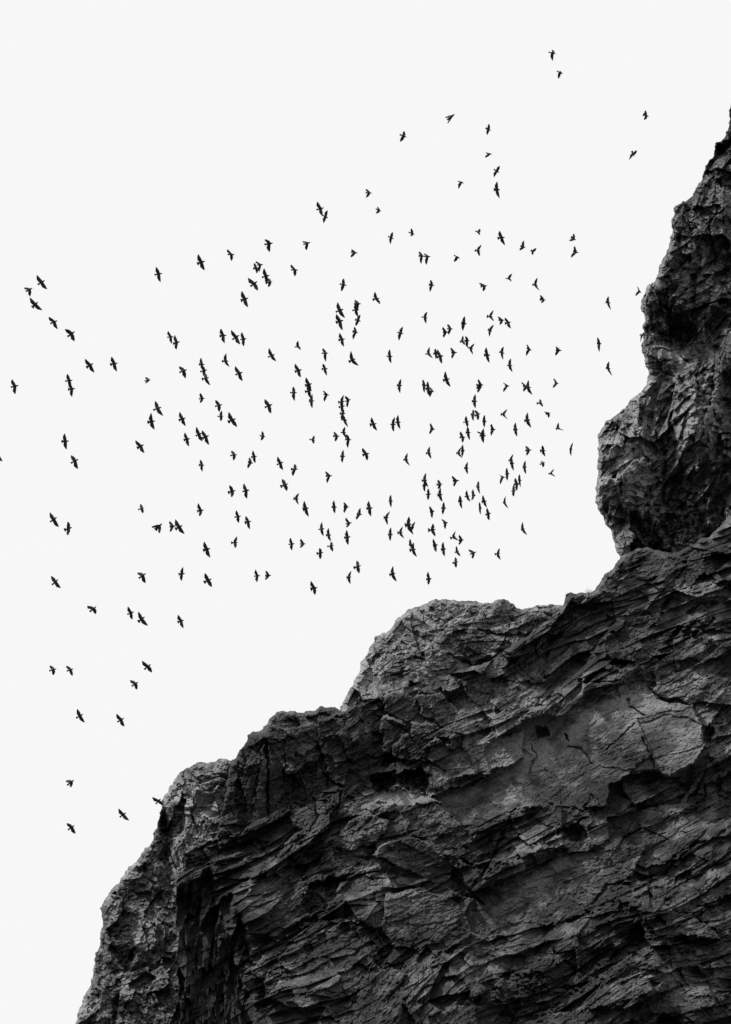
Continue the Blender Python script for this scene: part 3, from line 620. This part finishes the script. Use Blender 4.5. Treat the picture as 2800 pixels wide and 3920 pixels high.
# ------------------------------------------------------------------ birds
# beak, tail end, upper wing tip, lower wing tip as seen from the valley floor; tail 0 folded .. 2 fanned
BIRDS = [
 (2129,206,2101,200,2119,186,2117,233,0),(2156,283,2132,272,2147,266,2139,301,0),(1742,436,1713,459,1707,443,1717,468,0),
 (2485,447,2462,438,2474,421,2469,456,2),(1881,500,1860,491,1873,476,1865,518,1),(1558,526,1531,515,1549,499,1534,541,0),
 (1884,592,1863,585,1858,582,1860,602,0),(2430,599,2419,579,2438,579,2409,612,1),(1913,661,1891,648,1914,636,1892,679,0),
 (1777,702,1754,693,1765,691,1757,723,0),(1916,725,1890,727,1905,694,1914,759,1),(1426,739,1400,738,1403,721,1404,755,0),
 (1242,795,1212,803,1216,771,1237,827,0),(1461,809,1439,800,1447,789,1441,815,0),(1258,835,1236,825,1256,805,1240,855,0),
 (1840,896,1821,883,1840,874,1836,896,0),(1589,897,1565,889,1576,876,1573,907,0),(1935,908,1905,912,1914,883,1935,939,1),
 (1509,915,1486,905,1505,889,1496,935,0),(2207,920,2186,907,2200,893,2182,921,1),(1190,927,1162,936,1159,921,1175,957,0),
 (1047,930,1013,936,1017,918,1034,965,0),(2014,949,1993,941,2007,921,1990,960,1),(1841,962,1818,958,1845,936,1837,979,1),
 (2216,969,2195,960,2202,942,2188,987,1),(1371,970,1345,963,1348,952,1345,985,1),(2045,971,2032,958,2054,951,2035,977,1),
 (900,975,872,974,873,954,887,998,0),(1627,981,1603,979,1607,961,1614,1010,1),(1650,983,1623,981,1626,968,1634,1014,0),
 (1762,990,1739,977,1746,978,1740,1002,0),(787,999,755,1010,760,972,785,1035,1),(1009,1012,985,1015,981,999,994,1041,0),
 (992,1025,970,1029,975,1005,984,1045,1),(1143,1034,1115,1033,1116,1012,1130,1057,0),(623,1046,592,1052,600,1022,616,1080,0),
 (1034,1053,1003,1062,1012,1026,1023,1084,0),(173,1072,146,1090,142,1052,182,1107,0),(1959,1072,1937,1064,1962,1047,1956,1080,0),
 (987,1076,959,1097,951,1063,990,1112,0),(1045,1078,1017,1085,1028,1063,1029,1097,0),(2061,1092,2038,1090,2059,1063,2066,1112,1),
 (1329,1093,1301,1087,1317,1065,1309,1115,0),(1665,1093,1642,1090,1650,1072,1648,1117,1),(1867,1093,1840,1096,1838,1081,1853,1114,1),
 (126,1102,99,1116,92,1099,115,1133,0),(2456,1120,2442,1112,2443,1096,2434,1133,0),(953,1140,922,1151,927,1113,951,1176,1),
 (1455,1142,1427,1147,1437,1116,1456,1163,1),(2091,1149,2067,1145,2070,1130,2073,1162,2),(147,1155,123,1177,115,1138,163,1187,1),
 (2339,1160,2318,1157,2331,1134,2340,1186,1),(1384,1163,1356,1163,1360,1146,1371,1189,1),(1317,1183,1286,1194,1294,1156,1322,1217,0),
 (1377,1186,1349,1188,1365,1158,1373,1214,0),(1889,1214,1864,1211,1891,1187,1892,1229,2),(1639,1218,1615,1213,1637,1193,1632,1238,0),
 (1317,1225,1286,1235,1289,1202,1313,1264,1),(1933,1226,1909,1225,1909,1210,1916,1243,1),(222,1227,193,1239,189,1213,222,1260,0),
 (1383,1231,1360,1223,1381,1204,1363,1248,1),(1958,1232,1933,1239,1935,1215,1957,1258,1),(1789,1240,1766,1237,1781,1210,1773,1267,2),
 (1736,1259,1712,1259,1716,1239,1719,1281,0),(288,1268,259,1289,252,1260,288,1306,0),(1886,1269,1868,1261,1892,1243,1875,1289,1),
 (1719,1271,1696,1272,1697,1251,1700,1293,1),(1373,1275,1350,1268,1359,1252,1353,1300,1),(1546,1278,1522,1272,1544,1250,1529,1304,0),
 (918,1282,890,1300,886,1263,921,1318,0),(869,1283,841,1287,847,1257,861,1314,1),(667,1289,641,1291,645,1267,659,1316,0),
 (2459,1295,2453,1279,2466,1274,2452,1310,1),(946,1296,921,1300,927,1271,935,1326,0),(1323,1297,1296,1302,1302,1274,1318,1327,1),
 (1800,1304,1779,1305,1783,1287,1791,1332,1),(1779,1305,1761,1308,1773,1285,1779,1322,1),(691,1307,663,1316,670,1282,677,1338,1),
 (2305,1316,2285,1314,2289,1292,2296,1347,1),(1153,1329,1129,1328,1143,1304,1149,1338,0),(1813,1334,1793,1331,1818,1314,1812,1358,1),
 (2037,1342,2017,1332,2020,1318,2016,1363,1),(2152,1342,2128,1340,2131,1325,2129,1362,2),(1752,1349,1728,1350,1728,1330,1732,1373,1),
 (1259,1352,1232,1352,1237,1332,1249,1384,0),(1933,1353,1912,1347,1929,1327,1927,1377,1),(1652,1355,1629,1355,1646,1328,1657,1372,0),
 (1054,1356,1027,1367,1031,1332,1059,1383,0),(1679,1356,1659,1354,1668,1333,1670,1373,1),(1879,1359,1853,1360,1863,1329,1875,1389,1),
 (1700,1361,1673,1368,1676,1337,1694,1392,1),(1505,1365,1481,1364,1494,1337,1499,1391,0),(1363,1372,1336,1386,1345,1343,1375,1400,1),
 (877,1382,850,1383,867,1352,880,1405,1),(453,1389,422,1396,429,1365,449,1422,1),(359,1390,331,1407,327,1373,363,1426,1),
 (785,1395,762,1395,771,1369,779,1419,1),(1963,1400,1942,1398,1957,1372,1963,1425,0),(1257,1411,1232,1413,1238,1391,1253,1438,1),
 (2339,1412,2319,1409,2333,1383,2345,1439,1),(718,1414,687,1426,686,1401,711,1447,0),(1158,1414,1129,1423,1131,1392,1153,1445,1),
 (795,1415,767,1423,774,1399,788,1445,0),(931,1424,902,1435,902,1401,930,1459,0),(802,1444,773,1452,783,1426,806,1475,1),
 (1724,1449,1696,1457,1706,1421,1726,1481,1),(579,1453,554,1459,557,1442,558,1467,0),(280,1456,250,1459,260,1431,274,1484,0),
 (1197,1468,1168,1476,1173,1444,1191,1497,1),(2139,1470,2124,1464,2123,1448,2119,1485,0),(1853,1474,1831,1473,1833,1451,1837,1497,1),
 (73,1475,42,1482,47,1451,60,1509,0),(1635,1476,1616,1473,1621,1452,1626,1504,1),(1541,1477,1520,1474,1536,1451,1533,1505,1),
 (1952,1478,1933,1476,1929,1464,1929,1501,0),(2026,1482,2002,1477,2000,1463,2006,1499,1),(2034,1483,2011,1485,2025,1455,2039,1512,1),
 (1847,1484,1824,1485,1825,1469,1830,1504,1),(1653,1485,1630,1489,1639,1459,1646,1516,1),(290,1487,261,1491,267,1463,277,1519,1),
 (1197,1493,1168,1500,1180,1469,1189,1522,1),(1664,1500,1640,1496,1651,1485,1647,1521,0),(1139,1503,1111,1503,1124,1479,1129,1535,0),
 (1262,1513,1239,1509,1240,1496,1243,1538,0),(786,1524,762,1527,768,1505,770,1544,0),(1345,1528,1322,1537,1322,1516,1332,1559,0),
 (1205,1536,1183,1533,1197,1509,1197,1563,2),(1322,1536,1295,1540,1317,1511,1312,1562,1),(1829,1537,1807,1535,1822,1509,1822,1563,1),
 (2079,1543,2055,1544,2070,1527,2080,1556,1),(1045,1547,1014,1560,1015,1527,1039,1582,0),(853,1548,824,1556,826,1530,840,1576,0),
 (1323,1553,1297,1559,1303,1543,1314,1580,1),(620,1558,587,1570,595,1534,626,1592,0),(2109,1580,2089,1585,2086,1575,2103,1599,1),
 (1841,1582,1817,1592,1820,1569,1833,1608,1),(1325,1583,1301,1583,1314,1562,1311,1609,1),(1820,1588,1803,1586,1814,1567,1814,1612,1),
 (1937,1589,1917,1586,1944,1566,1945,1605,2),(858,1593,833,1594,849,1571,846,1612,0),(713,1599,685,1609,689,1576,712,1631,1),
 (905,1602,873,1616,877,1576,908,1634,1),(2032,1607,2008,1611,2021,1579,2035,1637,1),(1332,1609,1307,1607,1314,1585,1334,1635,0),
 (596,1611,565,1617,580,1580,593,1645,1),(1798,1613,1774,1617,1785,1592,1791,1635,0),(1865,1614,1847,1611,1857,1588,1856,1637,2),
 (1536,1616,1514,1618,1526,1588,1534,1643,0),(1444,1621,1416,1627,1424,1597,1445,1649,2),(1517,1625,1495,1625,1513,1596,1509,1653,0),
 (2146,1640,2129,1642,2140,1617,2159,1648,1),(1667,1644,1648,1640,1650,1620,1646,1663,2),(1985,1644,1966,1644,1975,1617,1981,1671,1),
 (1899,1645,1879,1643,1882,1622,1882,1668,1),(1327,1656,1305,1656,1322,1633,1326,1677,0),(1804,1656,1783,1656,1792,1632,1800,1685,1),
 (775,1657,750,1669,753,1633,776,1689,0),(1860,1660,1839,1665,1829,1651,1848,1687,0),(802,1666,774,1679,775,1647,802,1703,1),
 (1863,1668,1836,1669,1853,1639,1853,1696,0),(1302,1670,1276,1669,1280,1652,1285,1690,1),(1018,1672,995,1668,1005,1650,1000,1686,0),
 (1784,1674,1760,1674,1765,1651,1772,1695,1),(730,1678,704,1685,709,1655,725,1709,1),(1347,1684,1322,1681,1329,1662,1333,1715,1),
 (1208,1686,1185,1682,1203,1667,1200,1698,0),(266,1688,236,1690,249,1659,256,1721,1),(553,1701,525,1716,520,1685,554,1734,1),
 (2193,1720,2180,1719,2195,1694,2188,1746,1),(2037,1722,2012,1725,2015,1706,2019,1744,1),(-2,1723,-29,1743,-34,1708,11,1766,0),
 (1782,1725,1765,1726,1773,1701,1771,1748,1),(2091,1725,2068,1726,2077,1705,2089,1748,2),(1416,1734,1388,1743,1389,1714,1408,1762,1),
 (1765,1734,1747,1735,1767,1712,1772,1754,1),(1653,1735,1631,1735,1647,1709,1652,1756,1),(910,1740,882,1744,887,1724,895,1762,0),
 (986,1746,962,1750,970,1724,979,1773,1),(1324,1747,1303,1746,1316,1722,1312,1772,1),(302,1757,272,1773,271,1742,300,1795,0),
 (1565,1760,1545,1760,1562,1734,1570,1783,1),(1966,1761,1947,1763,1966,1738,1962,1779,1),(1087,1768,1060,1779,1064,1747,1085,1799,0),
 (2089,1770,2066,1778,2073,1764,2082,1789,0),(1971,1773,1952,1774,1959,1748,1968,1802,1),(971,1774,950,1768,956,1751,950,1794,1),
 (785,1781,761,1780,769,1759,776,1806,1),(2018,1788,2002,1788,2013,1763,2015,1815,1),(1796,1792,1777,1792,1792,1768,1792,1815,1),
 (1143,1796,1114,1796,1129,1775,1123,1823,1),(2117,1812,2100,1814,2120,1795,2125,1825,1),(1952,1813,1936,1814,1942,1790,1944,1840,1),
 (1274,1821,1248,1822,1248,1804,1254,1849,1),(1934,1829,1918,1822,1909,1816,1916,1855,0),(1638,1838,1615,1840,1632,1810,1641,1865,1),
 (1760,1839,1734,1841,1733,1821,1740,1863,1),(1998,1840,1983,1836,1991,1815,1994,1865,1),(1105,1851,1074,1863,1081,1833,1099,1879,1),
 (1992,1852,1968,1854,1974,1829,1981,1879,1),(1696,1853,1672,1855,1678,1836,1681,1873,1),(1635,1859,1618,1859,1628,1836,1628,1883,1),
 (1839,1865,1824,1862,1834,1841,1839,1891,1),(957,1875,929,1882,935,1850,947,1909,0),(1977,1876,1959,1880,1970,1851,1968,1901,0),
 (904,1877,873,1886,881,1857,890,1904,1),(1652,1891,1631,1893,1641,1869,1641,1915,0),(1696,1892,1675,1896,1688,1866,1695,1921,2),
 (1823,1896,1807,1897,1812,1872,1807,1916,1),(1800,1898,1779,1902,1788,1876,1802,1921,0),(1145,1911,1124,1908,1146,1887,1144,1932,2),
 (1866,1918,1844,1921,1850,1895,1865,1943,2),(1506,1919,1489,1916,1498,1894,1499,1943,1),(1774,1919,1754,1918,1762,1896,1770,1948,2),
 (1939,1923,1926,1925,1937,1899,1947,1946,1),(1292,1941,1270,1941,1280,1915,1284,1966,1),(1338,1941,1316,1939,1318,1922,1319,1964,2),
 (554,1943,529,1951,537,1929,547,1965,0),(1184,1944,1159,1950,1166,1917,1183,1978,2),(1429,1944,1403,1947,1413,1917,1422,1977,1),
 (1711,1945,1690,1945,1701,1921,1697,1970,1),(1846,1945,1833,1943,1838,1921,1841,1970,1),(783,1952,755,1957,760,1926,767,1977,1),
 (1666,1956,1646,1959,1646,1937,1656,1984,2),(1882,1963,1859,1971,1866,1943,1875,1992,1),(1388,1970,1366,1968,1381,1944,1366,1990,2),
 (925,1975,898,1980,906,1953,915,2002,0),(219,1979,193,1998,191,1961,227,2017,0),(1490,1981,1469,1981,1494,1957,1486,2009,2),
 (964,1995,937,2001,942,1975,958,2026,2),(1349,2000,1324,2006,1325,1981,1329,2020,0),(1717,2001,1697,2001,1693,1987,1706,2026,1),
 (622,2003,595,2029,584,2015,615,2040,1),(1578,2006,1550,2011,1567,1977,1584,2046,2),(701,2010,671,2026,673,1987,708,2044,1),
 (675,2013,650,2016,651,1994,655,2037,1),(278,2018,246,2029,263,1996,263,2049,1),(1588,2019,1571,2018,1591,1996,1575,2032,0),
 (1244,2023,1220,2027,1234,1998,1240,2052,0),(2010,2024,1996,2028,2002,1998,2019,2048,1),(1670,2027,1639,2030,1658,2004,1668,2054,2),
 (1544,2038,1522,2040,1543,2015,1548,2061,2),(1506,2046,1486,2046,1498,2019,1496,2071,1),(1270,2048,1248,2049,1259,2021,1268,2073,1),
 (1747,2053,1724,2061,1745,2032,1755,2069,2),(1344,2054,1318,2059,1329,2028,1335,2086,1),(1778,2066,1756,2069,1759,2047,1759,2086,1),
 (913,2077,885,2078,909,2053,903,2098,1),(1130,2081,1105,2084,1113,2058,1119,2107,0),(1172,2082,1149,2082,1152,2062,1151,2098,0),
 (1582,2084,1566,2086,1571,2062,1581,2106,1),(1678,2085,1658,2090,1660,2062,1672,2114,2),(1280,2088,1253,2092,1268,2074,1275,2112,0),
 (807,2099,778,2107,783,2073,806,2135,1),(1710,2101,1688,2104,1698,2074,1704,2130,1),(1595,2102,1568,2107,1585,2076,1597,2132,2),
 (1759,2109,1741,2115,1748,2090,1764,2130,0),(1825,2112,1800,2122,1796,2103,1812,2139,0),(1240,2115,1212,2119,1225,2097,1228,2141,1),
 (1917,2117,1894,2122,1912,2098,1918,2143,1),(1756,2150,1733,2156,1745,2133,1748,2174,1),(1384,2164,1354,2174,1367,2146,1377,2195,1),
 (1516,2193,1491,2201,1506,2166,1520,2226,1),(560,2194,532,2214,525,2192,558,2232,0),(710,2195,684,2198,702,2170,697,2224,1),
 (998,2203,973,2206,980,2180,986,2229,0),(1040,2203,1016,2204,1020,2184,1018,2220,1),(1347,2209,1327,2211,1346,2185,1343,2236,2),
 (812,2215,781,2230,786,2193,813,2247,1),(1655,2215,1632,2218,1640,2188,1642,2239,1),(224,2217,200,2239,195,2205,234,2251,0),
 (1218,2248,1189,2256,1192,2224,1208,2277,2),(370,2321,344,2342,333,2320,366,2351,0),(515,2341,488,2352,491,2321,508,2372,0),
 (556,2360,529,2381,530,2341,568,2395,1),(707,2373,680,2382,683,2353,704,2405,1),(579,2542,553,2563,545,2529,582,2575,0),
 (218,2560,189,2568,190,2548,204,2586,0),(283,2560,256,2569,254,2549,278,2588,0),(531,2610,505,2627,498,2604,524,2641,0),
 (320,2733,292,2749,297,2713,326,2766,0),(477,2748,450,2764,447,2732,478,2781,0),(285,2985,258,3006,251,2990,271,3016,0),
 (617,3056,597,3078,584,3051,626,3083,0),(484,3110,459,3128,455,3095,496,3141,0),(287,3159,261,3177,258,3149,291,3191,0),
]
M_body, nn, bb = new_mat('dark_body_feathers')
bb.inputs['Base Color'].default_value = (0.010, 0.010, 0.010, 1); bb.inputs['Roughness'].default_value = 0.7
WINGS = []
for nm, lo, hi, trc, tf in (('dark_wing_feathers', 0.010, 0.035, 0.07, 0.12), ('grey_wing_feathers', 0.02, 0.08, 0.15, 0.20), ('pale_underwing_feathers', 0.07, 0.28, 0.42, 0.36)):
    m_, nn, bb = new_mat(nm)
    bb.inputs['Roughness'].default_value = 0.8
    tcw = nn.nodes.new('ShaderNodeTexCoord'); wv = nn.nodes.new('ShaderNodeTexNoise'); wv.inputs['Scale'].default_value = 22
    rw = nn.nodes.new('ShaderNodeValToRGB'); rw.color_ramp.elements[0].position = 0.35; rw.color_ramp.elements[1].position = 0.7
    rw.color_ramp.elements[0].color = (lo, lo, lo, 1); rw.color_ramp.elements[1].color = (hi, hi, hi, 1)
    nn.links.new(tcw.outputs['Object'], wv.inputs['Vector']); nn.links.new(wv.outputs['Fac'], rw.inputs['Fac'])
    nn.links.new(rw.outputs['Color'], bb.inputs['Base Color'])
    tr = nn.nodes.new('ShaderNodeBsdfTranslucent'); tr.inputs['Color'].default_value = (trc, trc, trc, 1)
    mx = nn.nodes.new('ShaderNodeMixShader'); mx.inputs['Fac'].default_value = tf
    om = nn.nodes['Material Output']
    nn.links.new(bb.outputs[0], mx.inputs[1]); nn.links.new(tr.outputs[0], mx.inputs[2]); nn.links.new(mx.outputs[0], om.inputs['Surface'])
    WINGS.append(m_)

def unit(v): return v/max(np.linalg.norm(v), 1e-9)
def make_bird(row, k, label):
    r = np.random.RandomState(1000+k)
    bx, by, tx, ty, ux, uy, lx, ly, fan = row
    B2 = np.array([bx, -by], float); T2 = np.array([tx, -ty], float); U2 = np.array([ux, -uy], float); L2 = np.array([lx, -ly], float)
    body_px = np.linalg.norm(B2-T2); span_px = np.linalg.norm(U2-L2)
    s = min(max(body_px/0.335, span_px/0.66, 76.0), 112.0)      # photo pixels per metre at the bird
    dist = FPX/s
    c2 = B2 + 0.42*(T2-B2)
    def loc(p, z=0.0): return np.array([(p[0]-c2[0])/s, (p[1]-c2[1])/s, z])
    zb = math.sqrt(max(0, 0.33**2-(body_px/s)**2))*0.5*(1 if r.rand() < 0.6 else -1)
    B = loc(B2, zb*0.42); T = loc(T2, -zb*0.58)
    ax = unit(T-B); fwd = -ax; Lb = np.linalg.norm(T-B)
    sgn = 1 if r.rand() < 0.7 else -1
    tips = []
    for P2 in (U2, L2):
        S = B + 0.40*(T-B)
        p = loc(P2); lw = np.linalg.norm((p-S)[:2]); short = max(0, 0.31**2-lw**2)
        p[2] = S[2] + sgn*math.sqrt(0.55*short)*0.9 + 0.01
        tips.append((p, min(0.07, 0.012+0.36*math.sqrt(0.45*short))))
    side = tips[0][0]-tips[1][0]; side = side-(side@ax)*ax; side = unit(side)
    up = unit(np.cross(ax, side))
    V = []; F = []; MI = []
    # trunk, head, beak and tail in one loft
    fw = (0.033, 0.060, 0.082)[fan]
    prof = [(0.0,.0012,.0012,0),(0.05,.0045,.0045,0),(0.075,.010,.010,0),(0.11,.0165,.0165,0),(0.16,.021,.020,0),(0.21,.022,.022,0),(0.28,.028,.028,0),
            (0.36,.035,.035,0),(0.44,.036,.034,0),(0.52,.031,.028,0),(0.60,.023,.020,0),(0.67,.018,.012,0),
            (0.76,.018+.35*(fw-.018),.007,0),(0.88,.018+.75*(fw-.018),.004,0),(0.985,fw,.002,0),(1.0,fw*0.86,.0016,0)]
    n = 10
    for t, w, h, _ in prof:
        c = B + t*(T-B)
        for j in range(n):
            a = 2*math.pi*j/n
            edge = 0.0
            if t > 0.97: edge = -0.018*(math.cos(a)**2)*Lb*2*fan*0.5
            V.append(c + side*math.cos(a)*w*1.25 + up*math.sin(a)*h*1.25 + ax*edge)
    m = len(prof)
    for i in range(m-1):
        for j in range(n):
            F.append((i*n+j, i*n+(j+1) % n, (i+1)*n+(j+1) % n, (i+1)*n+j)); MI.append(0)
    F.append(tuple(range(n-1, -1, -1))); MI.append(0)
    F.append(tuple((m-1)*n+j for j in range(n))); MI.append(0)
    # wings
    ts = (0.0, 0.12, 0.26, 0.40, 0.54, 0.68, 0.80, 0.90, 0.965, 1.0)
    chord = (0.112, 0.120, 0.132, 0.137, 0.131, 0.114, 0.090, 0.064, 0.040, 0.014)
    for (tip, off), sg in zip(tips, (1, -1)):
        LF = B + 0.32*(T-B) + side*sg*0.004
        wd = unit(tip-LF)
        W = LF + 0.42*(tip-LF) + fwd*off
        Cc = W + 0.5*(tip-W) + fwd*off*0.42
        sp = np.linalg.norm(tip-LF); cs = 1.07*min(1.0, 0.7+0.3*sp/0.30)
        nw = np.cross(wd, fwd); nw = unit(nw)
        if nw @ up < 0: nw = -nw
        base = len(V); K = 5
        for t, ch in zip(ts, chord):
            if t <= 0.42:
                q = t/0.42; Lp = LF*(1-q)**2 + 2*q*(1-q)*((LF+W)/2 + fwd*0.006) + W*q*q
            else:
                q = (t-0.42)/0.58; Lp = W*(1-q)**2 + 2*q*(1-q)*Cc + tip*q*q
            dirn = unit(ax + (-wd)*0.45*max(0, (t-0.35))/0.65)
            jag = 1+0.09*r.uniform(-1, 1)*(t > 0.3)
            th = 0.010*(1-t)+0.0016
            for q in range(K):
                f = q/(K-1)
                cam_ = 0.012*math.sin(math.pi*min(f*1.25, 1))*(1-0.5*t)
                p = Lp + dirn*ch*cs*jag*f + nw*cam_
                tt = th*(1-f)**0.7*(0.35 if q == 0 else 1) + 0.0007
                V.append(p+nw*tt); V.append(p-nw*tt)
        ns = len(ts)
        def vi(i, q, b): return base + (i*K+q)*2 + b
        for i in range(ns-1):
            for q in range(K-1):
                F.append((vi(i,q,0), vi(i+1,q,0), vi(i+1,q+1,0), vi(i,q+1,0))); MI.append(1 if sg > 0 else 2)
                F.append((vi(i,q,1), vi(i,q+1,1), vi(i+1,q+1,1), vi(i+1,q,1))); MI.append(1 if sg > 0 else 2)
            F.append((vi(i,0,1), vi(i+1,0,1), vi(i+1,0,0), vi(i,0,0))); MI.append(1 if sg > 0 else 2)
            F.append((vi(i,K-1,0), vi(i+1,K-1,0), vi(i+1,K-1,1), vi(i,K-1,1))); MI.append(1 if sg > 0 else 2)
        for q in range(K-1):
            F.append((vi(ns-1,q,0), vi(ns-1,q,1), vi(ns-1,q+1,1), vi(ns-1,q+1,0))); MI.append(1 if sg > 0 else 2)
            F.append((vi(0,q,1), vi(0,q,0), vi(0,q+1,0), vi(0,q+1,1))); MI.append(1 if sg > 0 else 2)
    V = np.array(V)
    origin = unproject(c2[0], -c2[1], dist)
    W3 = V[:, :1]*AX_R + V[:, 1:2]*AX_U + V[:, 2:3]*AX_F
    me = bpy.data.meshes.new('pigeon'); me.from_pydata(W3.tolist(), [], F)
    me.materials.append(M_body)
    for wk in (0, 1):
        lw = np.linalg.norm(((U2, L2)[wk]-B2-0.4*(T2-B2)))/body_px
        me.materials.append(WINGS[2 if lw < 0.50 else (1 if lw < 0.75 or r.rand() < 0.2 else 0)])
    me.polygons.foreach_set('material_index', MI)
    me.polygons.foreach_set('use_smooth', [True]*len(F)); me.update()
    o = bpy.data.objects.new('pigeon', me); C.objects.link(o); o.location = origin
    o['label'] = label; o['category'] = 'bird'; o['group'] = 'pigeons flying in a loose flock'
    return o

def bird_label(row):
    bx, by, tx, ty, ux, uy, lx, ly, fan = row
    a = math.degrees(math.atan2(ty-by, bx-tx))
    head = 'flying right' if abs(a) < 12 else ('climbing right' if a > 0 else 'dipping right')
    body = math.hypot(bx-tx, by-ty); cx = bx+0.36*(tx-bx); cy = by+0.36*(ty-by)
    u = math.hypot(ux-cx, uy-cy)/body; l = math.hypot(lx-cx, ly-cy)/body
    fx, fy = (bx-tx)/body, (by-ty)/body
    su = ((ux-cx)*fx+(uy-cy)*fy)/body; sl = ((lx-cx)*fx+(ly-cy)*fy)/body
    if u+l > 1.85: w = 'wings spread wide'
    elif su < -0.3 and sl < -0.3: w = 'wings swept back'
    elif u < 0.62*l: w = 'near wing foreshortened'
    elif l < 0.62*u: w = 'one wing raised'
    elif u+l < 1.4: w = 'wings half closed'
    else: w = 'wings open'
    x = 100*(bx+tx)/2/2800; y = 100*(by+ty)/2/3920
    return '%s, %s%s' % (head, w, ('', '', ', fanned tail')[fan]), max(x, 0), y
ONES = 'zero one two three four five six seven eight nine ten eleven twelve thirteen fourteen fifteen sixteen seventeen eighteen nineteen'.split()
TENS = 'x x twenty thirty forty fifty sixty seventy eighty ninety'.split()
def words(n):
    return ONES[n] if n < 20 else TENS[n//10] + ('-' + ONES[n % 10] if n % 10 else '')
used_labels = set()
for i, row in enumerate(BIRDS):
    look, x, y = bird_label(row)
    for dx, dy in ((0, 0), (0.5, 0), (-0.5, 0), (0, 0.5), (0, -0.5)):      # neighbours closer than a percent round apart
        lb = 'pigeon %s, %s percent across, %s percent down the photo' % (look, words(max(0, int(round(x+dx)))), words(int(round(y+dy))))
        if lb not in used_labels: break
    used_labels.add(lb)
    make_bird(row, i, lb)
print('unique labels', len(used_labels), 'of', len(BIRDS), 'longest', max(len(q.split()) for q in used_labels))
